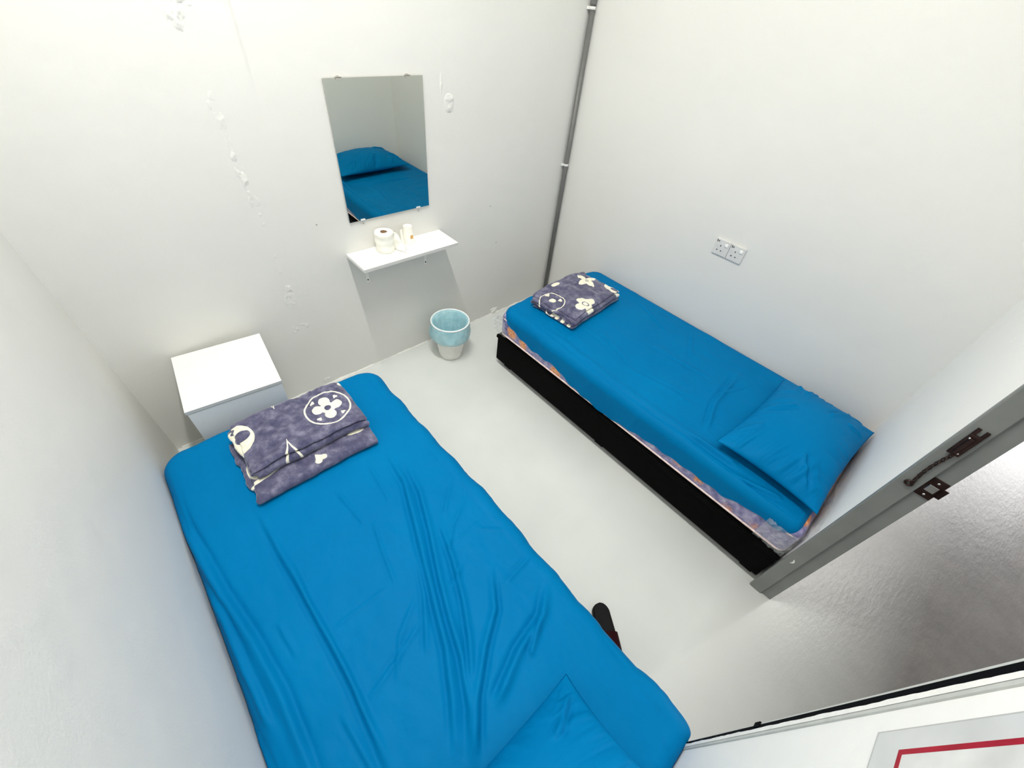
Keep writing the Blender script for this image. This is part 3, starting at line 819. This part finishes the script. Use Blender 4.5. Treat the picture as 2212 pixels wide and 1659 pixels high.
# ------------------------------------------------------------------ pillows
def pillow(name, cx, cy, z0, w, d, h, rz, tilt, label, seed, group):
    t = thing(name, (cx, cy, z0), label, 'pillow', group, rz)
    n1, n2 = 130, 96
    u = np.linspace(-1, 1, n1)[:, None] * np.ones((1, n2)); v = np.linspace(-1, 1, n2)[None, :] * np.ones((n1, 1))
    pin = 0.055
    X = u * w / 2 * (1 - pin * (1 - v ** 2) ** 1.0 * np.abs(u) ** 2)
    Y = v * d / 2 * (1 - pin * 1.3 * (1 - u ** 2) * np.abs(v) ** 2)
    prof = np.clip(1 - np.abs(u) ** 2.1, 0, 1) ** 0.62 * np.clip(1 - np.abs(v) ** 2.1, 0, 1) ** 0.62
    er = np.maximum(np.abs(u), np.abs(v))
    rad = np.arctan2(v, u)
    wr = 0.012 * fbm(u * 3.0 + 9 * np.where(np.abs(u) > np.abs(v), v, 0), v * 3.0 + 9 * np.where(np.abs(v) >= np.abs(u), u, 0), seed, 4) * sstep(0.35, 0.85, er) * sstep(1.0, 0.93, er)
    wr = wr + 0.005 * fbm(u * 3, v * 2.4, seed + 7, 3) * (1 - er)
    for p, a, ww, s in (([(-0.2, 0.9), (0.15, 0.35)], .006, .05, 1), ([(0.9, -0.5), (0.3, -0.1)], .006, .05, 1), ([(-0.95, -0.7), (-0.55, -0.25)], .007, .05, 1), ([(0.6, -0.95), (0.45, -0.5)], .006, .04, -1), ([(0.95, 0.75), (0.6, 0.35)], .006, .045, -1), ([(-0.7, 0.9), (-0.5, 0.55)], .005, .04, 1)):
        wr = wr + fold(u, v, p, a, ww, s)
    Zt = h * 0.72 * prof + wr * np.clip(prof * 3, 0, 1)
    Zb = -h * 0.28 * prof
    def rotx(P):
        c, s = math.cos(tilt), math.sin(tilt)
        return np.stack([P[..., 0], P[..., 1] * c - P[..., 2] * s, P[..., 1] * s + P[..., 2] * c], -1)
    top = rotx(np.stack([X, Y, Zt], -1)); bot = rotx(np.stack([X, Y, Zb], -1))
    lift = h * 0.28
    top[..., 2] += lift; bot[..., 2] += lift
    # one closed mesh: the bottom row set mirrored and joined at the seam
    P = np.concatenate([top, bot[:, ::-1][:, 1:-1]], 1)
    o = grid_mesh('pillowcase', P, M_sheet, t, closed_v=True)
    me = o.data; bmm = bmesh.new(); bmm.from_mesh(me); bmesh.ops.remove_doubles(bmm, verts=bmm.verts, dist=0.0004)
    bmesh.ops.recalc_face_normals(bmm, faces=bmm.faces); bmm.to_mesh(me); bmm.free()
    # seam flange along the closed short side
    return t
pillow('pillow', 2.222, -2.092, ZT + 0.004, 0.71, 0.45, 0.165, math.radians(-2), 0.0,
       'blue pillow lying at the doorway end of the far bed', 5, 'blue pillows on the beds')
pillow('pillow', 0.375, -2.160, ZT + 0.066, 0.66, 0.36, 0.15, math.radians(-2), -0.34,
       'blue pillow at the bottom edge of the photo on the near bed', 17, 'blue pillows on the beds')

# ------------------------------------------------------------------ folded plush blankets
def sd_circle(x, y, cx, cy, r): return np.hypot(x - cx, y - cy) - r
def sd_ring(x, y, cx, cy, r, w): return np.abs(np.hypot(x - cx, y - cy) - r) - w
def sd_ell(x, y, cx, cy, a, b, rot=0):
    c, s = math.cos(rot), math.sin(rot); X = (x - cx) * c + (y - cy) * s; Y = -(x - cx) * s + (y - cy) * c
    k = np.hypot(X / a, Y / b); return (k - 1) * min(a, b)
def sd_heart(x, y, cx, cy, s, rot):
    """two lobes and a point; rot turns the point's direction"""
    c, sn = math.cos(rot), math.sin(rot); X = (x - cx) * c + (y - cy) * sn; Y = -(x - cx) * sn + (y - cy) * c
    l = np.minimum(np.hypot(X - 0.25 * s, Y - 0.42 * s), np.hypot(X - 0.25 * s, Y + 0.42 * s)) - 0.47 * s
    tri = np.maximum(-X * 1.0 - 1.0 * s, np.abs(Y) - (X + 1.0 * s) * 0.66); tri = np.maximum(tri, X - 0.3 * s)
    return np.minimum(l, tri)
def sd_astroid(x, y, cx, cy, R_, rot=0):
    c, s = math.cos(rot), math.sin(rot); X = np.abs((x - cx) * c + (y - cy) * s) + 1e-6; Y = np.abs(-(x - cx) * s + (y - cy) * c) + 1e-6
    return ((X ** 0.6 + Y ** 0.6) ** (1 / 0.6) - R_) * 0.55
def motif_near(x, y, z, low):
    d = sd_ring(x, y, 0.608, -0.703, 0.089, 0.0034)
    for px_, py_ in ((0.609, -0.664), (0.645, -0.703), (0.570, -0.696), (0.604, -0.741)): d = np.minimum(d, sd_circle(x, y, px_, py_, 0.0225))
    d = np.minimum(d, sd_circle(x, y, 0.608, -0.702, 0.03)); d = np.maximum(d, -sd_circle(x, y, 0.608, -0.702, 0.0135))
    for hx, hy in ((0.567, -0.646), (0.657, -0.664), (0.648, -0.759), (0.557, -0.742)):
        d = np.minimum(d, sd_heart(x, y, hx, hy, 0.0115, math.atan2(hy + 0.703, hx - 0.608)))
    # thick cream loop at the left end
    b = np.maximum(sd_ell(x, y, 0.270, -0.655, 0.062, 0.072), -sd_ell(x, y, 0.292, -0.646, 0.030, 0.024)); b = np.maximum(b, -sd_circle(x, y, 0.268, -0.598, 0.010))
    d = np.minimum(d, b)
    # star outlines cut by the folds
    st = np.maximum(sd_astroid(x, y, 0.400, -0.925, 0.165, -0.10), -sd_astroid(x, y, 0.400, -0.925, 0.144, -0.10)) * 0.7
    d = np.minimum(d, st)
    st = np.maximum(sd_astroid(x, y, 0.432, -0.508, 0.090, 0.05), -sd_astroid(x, y, 0.432, -0.508, 0.074, 0.05)) * 0.7
    d = np.minimum(d, st)
    d = np.minimum(d, sd_ell(x, y, 0.718, -0.588, 0.018, 0.014))
    dl = sd_heart(x, y, 0.484, -0.882, 0.028, math.radians(-70))
    dl = np.minimum(dl, sd_ell(x, y, 0.65, -0.846, 0.035, 0.008, -0.1))
    dl = np.minimum(dl, sd_ell(x, y, 0.300, -0.838, 0.075, 0.009, 0.16))
    dl = np.minimum(dl, sd_ell(x, y, 0.268, -0.78, 0.02, 0.05))
    return np.where(low, dl, d)
def motif_far(x, y, z, low):
    # four-pointed flower
    cx, cy = 2.372, -0.632; X, Y = x - cx, y - cy; d = np.full(x.shape, 1.0)
    for a, ln in ((95, 0.078), (-3, 0.084), (-105, 0.080), (180, 0.080)):
        r = math.radians(a); px_, py_ = X * math.cos(r) + Y * math.sin(r), -X * math.sin(r) + Y * math.cos(r)
        t = np.clip(px_ / ln, 0, 1); d = np.minimum(d, np.where((px_ < 0) | (px_ > ln), np.hypot(np.minimum(px_, 0) + np.maximum(px_ - ln, 0), py_), np.abs(py_) - 0.036 * np.sqrt(t) * (1 - t) ** 0.8 * 1.4 - 0.001))
    d = np.maximum(d, -(np.abs(np.hypot(X, Y) - 0.0095) - 0.0022))
    # round-petalled flower
    f = sd_circle(x, y, 2.150, -0.812, 0.038)
    for px_, py_ in ((2.160, -0.772), (2.195, -0.806), (2.105, -0.812), (2.140, -0.857)): f = np.minimum(f, sd_circle(x, y, px_, py_, 0.032))
    f = np.maximum(f, -(np.abs(sd_ell(x, y, 2.150, -0.812, 0.017, 0.021)) - 0.003)); d = np.minimum(d, f)
    d = np.minimum(d, sd_ring(x, y, 2.012, -0.665, 0.076, 0.003))
    for hx, hy, s in ((2.030, -0.608, 0.016), (2.055, -0.690, 0.016)): d = np.minimum(d, sd_heart(x, y, hx, hy, s, math.atan2(hy + 0.665, hx - 2.012)))
    d = np.minimum(d, sd_circle(x, y, 2.018, -0.662, 0.021))
    d = np.minimum(d, np.maximum(sd_ell(x, y, 2.470, -0.800, 0.062, 0.080, 0.1), -sd_ell(x, y, 2.452, -0.805, 0.017, 0.032)))
    d = np.minimum(d, sd_ell(x, y, 2.155, -0.552, 0.04, 0.014, 0.05))
    dl = sd_ring(x, y, 1.995, -0.70, 0.04, 0.004)
    for hy in (-0.72, -0.755, -0.80, -0.85): dl = np.minimum(dl, sd_ell(x, y, 1.985, hy, 0.03, 0.013))
    return np.where(low, dl, d)

def blanket(name, cx, cy, rz, w, layers, t, label, motif, seed, crumple, cut=0.0, frill=0.0, lift=0.010):
    """layers: list of (y_start, y_end) fold runs from bottom to top, in the blanket's own frame"""
    root = thing(name, (cx, cy, ZT + 0.006), label, 'blanket', 'plush blankets folded on the beds', rz); root.location.z = ZT + lift
    pts = []; z = t / 2; lay = []
    for i, (ya, yb) in enumerate(layers):
        n = max(8, int(abs(yb - ya) / 0.004))
        for k in range(n + 1):
            pts.append((ya + (yb - ya) * k / n, z)); lay.append(i)
        if i < len(layers) - 1:
            s = 1 if yb > ya else -1
            y2 = layers[i + 1][0]; z2 = z + t * 1.02
            for k in range(1, 8):
                a = math.pi * k / 8
                pts.append((yb + (y2 - yb) * k / 8 + s * math.sin(a) * t * 0.5, z + (z2 - z) * (1 - math.cos(a)) / 2)); lay.append(i + 0.5)
            z = z2
    C_ = np.array(pts); lay = np.array(lay)
    Tn = np.gradient(C_, axis=0); Tn /= np.maximum(np.linalg.norm(Tn, axis=1, keepdims=True), 1e-9)
    Nn = np.stack([-Tn[:, 1], Tn[:, 0]], 1)
    half = np.full(len(C_), t * 0.49)
    K = 7
    for k in range(K):
        f_ = math.sqrt(1 - (1 - k / K) ** 2) if k else 0.05
        half[k] *= f_; half[-1 - k] *= f_
    ring = np.concatenate([C_ + Nn * half[:, None], (C_ - Nn * half[:, None])[::-1]], 0)
    lr = np.concatenate([lay, lay[::-1]])
    m = len(ring); nx = int(w / 0.0026)
    tx = np.linspace(-1, 1, nx)
    cen = np.concatenate([C_, C_[::-1]], 0)
    TX, J = np.meshgrid(tx, np.arange(m), indexing='ij')
    Yc = cen[:, 0][None, :] * np.ones((nx, 1)); Zc = cen[:, 1][None, :] * np.ones((nx, 1))
    endf = np.clip((1 - np.abs(TX)) * (w / 2) / (t * 0.5), 0, 1); endf = np.sqrt(1 - (1 - endf) ** 2) * 0.96 + 0.04
    Yr = Yc + (ring[:, 0][None, :] - Yc) * endf; Zr = Zc + (ring[:, 1][None, :] - Zc) * endf
    sarc = np.concatenate([np.arange(len(C_)), np.arange(len(C_))[::-1]]) * 0.004
    SA = sarc[None, :] * np.ones((nx, 1)); LR = lr[None, :] * np.ones((nx, 1))
    X = TX * w / 2
    # each layer's cut end sits a little differently and ruffles
    off = (0.020 * vnoise(np.round(LR) * 1.7 + 0.3, SA * 0 + 2.2, seed) + 0.010 * fbm(SA * 14, SA * 0, seed + 2, 3)) * np.abs(TX) ** 8
    X = X + off * np.where(TX < 0, 1.3 + frill, 0.6)
    amp = 0.0035 + crumple * (LR < 1.6)
    topz = Zc.max()
    nz = fbm(X * 16, Yc * 20 + LR * 0.1, seed + 5, 4) * 0.012 * (Zc / topz)
    nz = nz + crumple * fbm(X * 45 + Yc * 30, Yc * 70, seed + 9, 3) * (LR < 2.6) * (Zc / topz)
    Yo = Yr + 0.008 * fbm(X * 9, LR * 0.15, seed + 8, 3)
    # rounded back corners: pull the back edge in towards the ends
    if cut: Yo = Yo - cut * sstep(0.45, 1.0, TX) * sstep(0.0, 0.15, Yc)
    Zo = np.maximum(Zr + nz, 0.001)
    # ends slump
    Zo = Zo * (1 - 0.16 * np.abs(TX) ** 6)
    wc, ws = math.cos(rz), math.sin(rz)
    WX = cx + X * wc - Yo * ws; WY = cy + X * ws + Yo * wc
    low = LR < len(layers) - 3.4
    mt = motif(WX, WY, Zo, low)
    P = np.stack([X, Yo, Zo], -1)
    o = grid_mesh('folded_cloth', P, M_blanket, root, closed_v=True, attr=mt)
    me = o.data; bmm = bmesh.new(); bmm.from_mesh(me); bmm.verts.ensure_lookup_table()
    hl = m // 2
    for row, fl in ((0, 0), (nx - 1, 1)):
        for k in range(hl - 1):
            q_ = [bmm.verts[row * m + k], bmm.verts[row * m + k + 1], bmm.verts[row * m + m - 2 - k], bmm.verts[row * m + m - 1 - k]]
            try: f = bmm.faces.new(q_ if fl else q_[::-1]); f.smooth = True
            except ValueError: pass
    bmesh.ops.recalc_face_normals(bmm, faces=bmm.faces)
    bmm.to_mesh(me); bmm.free()
    return root
# near blanket: two runs below sticking out in front, three above
blanket('folded_blanket', 0.484, -0.714, math.radians(-0.5), 0.455,
        [(0.125, -0.198), (-0.198, 0.13), (0.13, -0.117), (-0.117, 0.136), (0.136, -0.122)], 0.0175,
        'purple grey plush blanket with a ringed cream flower, folded on the near bed', motif_near, 3, 0.008, frill=1.4)
blanket('folded_blanket', 2.215, -0.700, math.radians(5.0), 0.49,
        [(0.15, -0.147), (-0.15, 0.16), (0.16, -0.150), (-0.150, 0.170), (0.170, -0.150)], 0.0145,
        'purple grey plush blanket with a four-pointed cream flower, folded on the far bed', motif_far, 21, 0.003, cut=0.035, frill=0.5, lift=0.016)

# ------------------------------------------------------------------ waste bin
wbn = thing('waste_bin', (1.588, -0.200, 0), 'small white plastic waste bin with a pale blue bag, on the floor under the shelf', 'bin')
pr = [(0.0, 0.002), (0.066, 0.002), (0.070, 0.0), (0.074, 0.003)]
for k in range(0, 25):
    z = 0.004 + 0.262 * k / 24
    rib = 0.0022 * (1 if (k // 2) % 2 else 0)
    pr.append((0.075 + 0.036 * z / 0.266 + rib, z))
pr += [(0.116, 0.270), (0.118, 0.276), (0.1145, 0.278), (0.110, 0.272), (0.072, 0.008), (0.0, 0.006)]
lathe('bucket', pr, (0, 0, 0), M_bin, wbn, n=64)
lathe('rim_ring', [(0.1185, 0.280), (0.1255, 0.280), (0.1275, 0.286), (0.1245, 0.291), (0.1195, 0.290), (0.1175, 0.285), (0.1185, 0.280)], (0, 0, 0), M_ring, wbn, n=64)
def lw(a, i, r, z):
    k = min(1.0, abs(i - 8) / 5.0)
    x = np.array([a * 2.2]); y = np.array([z * 22.0 + (3 if i > 8 else 0)])
    v = float(fbm(x, y, 4, 4)[0]); v2 = float(fbm((x - 2 * math.pi * 2.2), y, 4, 4)[0]); t_ = max(0, (a - 5.4) / 0.883)
    v = v * (1 - t_) + v2 * t_
    if i < 8: return (-0.018 * abs(v) * k, 0.022 * v * k)
    return (0.016 * v * k + 0.003 * k, 0.022 * v * k)
pl = [(0.004, 0.095), (0.040, 0.085), (0.066, 0.098), (0.078, 0.13), (0.087, 0.18), (0.094, 0.22), (0.101, 0.255), (0.1085, 0.277), (0.117, 0.286), (0.1245, 0.279),
      (0.127, 0.255), (0.131, 0.228), (0.134, 0.200), (0.131, 0.178), (0.120, 0.163), (0.107, 0.157)]
lathe('bin_liner', pl, (0, 0, 0), M_liner, wbn, n=110, wob=lw)

# ------------------------------------------------------------------ sockets
def socket(y, label):
    s = thing('wall_socket', (W, y, 0.8965), label, 'socket', 'switched wall sockets above the far bed')
    box('plate', (-0.010, -0.0855, 0.0), (0.0, -0.0005, 0.086), M_sock, s, bev=0.0025, seg=3)
    bm = bmesh.new(); bm_box(bm, (-0.0145, -0.0745, 0.055), (-0.0095, -0.0565, 0.073), 0.003, 0, 3)
    from_bm('rocker_switch', bm, M_rock, s, smooth=True)
    for (yy, zz, w_, h_) in ((-0.036, 0.052, 0.0045, 0.009), (-0.024, 0.026, 0.0075, 0.0050), (-0.047, 0.026, 0.0075, 0.0050)):
        box('pin_hole', (-0.0104, yy - w_ / 2, zz - h_ / 2), (-0.0098, yy + w_ / 2, zz + h_ / 2), M_hole, s)
    bm = bmesh.new()
    bm_box(bm, (-0.0104, -0.0105, 0.0685), (-0.0098, -0.0065, 0.0815)); bm_box(bm, (-0.0104, -0.0135, 0.0685), (-0.0098, -0.0065, 0.0715))
    bm_box(bm, (-0.0104, -0.0205, 0.070), (-0.0098, -0.0150, 0.077), 0.0)
    from_bm('printed_mark', bm, M_hole, s)
    return s
socket(-1.1825, 'white switched socket nearer the corner pipe, one of the two side by side')
socket(-1.2690, 'white switched socket nearer the doorway, one of the two side by side')

# ------------------------------------------------------------------ slipper
sl = thing('slipper', (1.136, -1.926, 0), 'black slipper with a dark red strap, half hidden under the near bed', 'slipper', None, math.atan2(-0.80, -0.60))
def outline(t):   # x along the foot, half width
    return 0.043 * (math.sin(min(1, t / 0.13) * math.pi / 2) ** 0.42) * (math.sin(min(1, (1 - t) / 0.10) * math.pi / 2) ** 0.6) * (0.92 + 0.14 * math.sin((t - 0.25) * math.pi))
def slab(name, z0, z1, k, mat, parent):
    n1 = 60; rows = []
    for zf, kk in ((z0, 0.93), (z0 + 0.004, 1.0), (z1 - 0.004, 1.0), (z1, 0.95)):
        r_ = []
        for i in range(n1 + 1):
            t = i / n1; r_.append((0.265 * t, outline(t) * k * kk + 0.0006, zf))
        for i in range(n1, -1, -1):
            t = i / n1; r_.append((0.265 * t, -outline(t) * k * kk - 0.0006, zf))
        rows.append(r_)
    bm = bmesh.new(); vr = [[bm.verts.new(p) for p in r_] for r_ in rows]
    for A, B in zip(vr, vr[1:]):
        for i in range(len(A)): bm.faces.new((A[i], A[(i + 1) % len(A)], B[(i + 1) % len(A)], B[i]))
    bm.faces.new(vr[0][::-1]); bm.faces.new(vr[-1])
    bmesh.ops.recalc_face_normals(bm, faces=bm.faces)
    return from_bm(name, bm, mat, parent)
slab('sole', 0.0, 0.022, 1.0, M_slip, sl)
slab('footbed', 0.0215, 0.027, 0.86, M_slip, sl)
nu, nv = 18, 28; P = np.zeros((nu, nv, 3))
for i in range(nu):
    for j in range(nv):
        t = i / (nu - 1); a = math.pi * j / (nv - 1)
        P[i, j] = (0.118 + 0.085 * t, (0.047 + 0.003 * t) * math.cos(a), 0.010 + (0.052 - 0.008 * t) * math.sin(a) ** 0.8)
st = grid_mesh('strap', P, M_red, sl); sm = st.modifiers.new('thick', 'SOLIDIFY'); sm.thickness = 0.004; sm.offset = 0
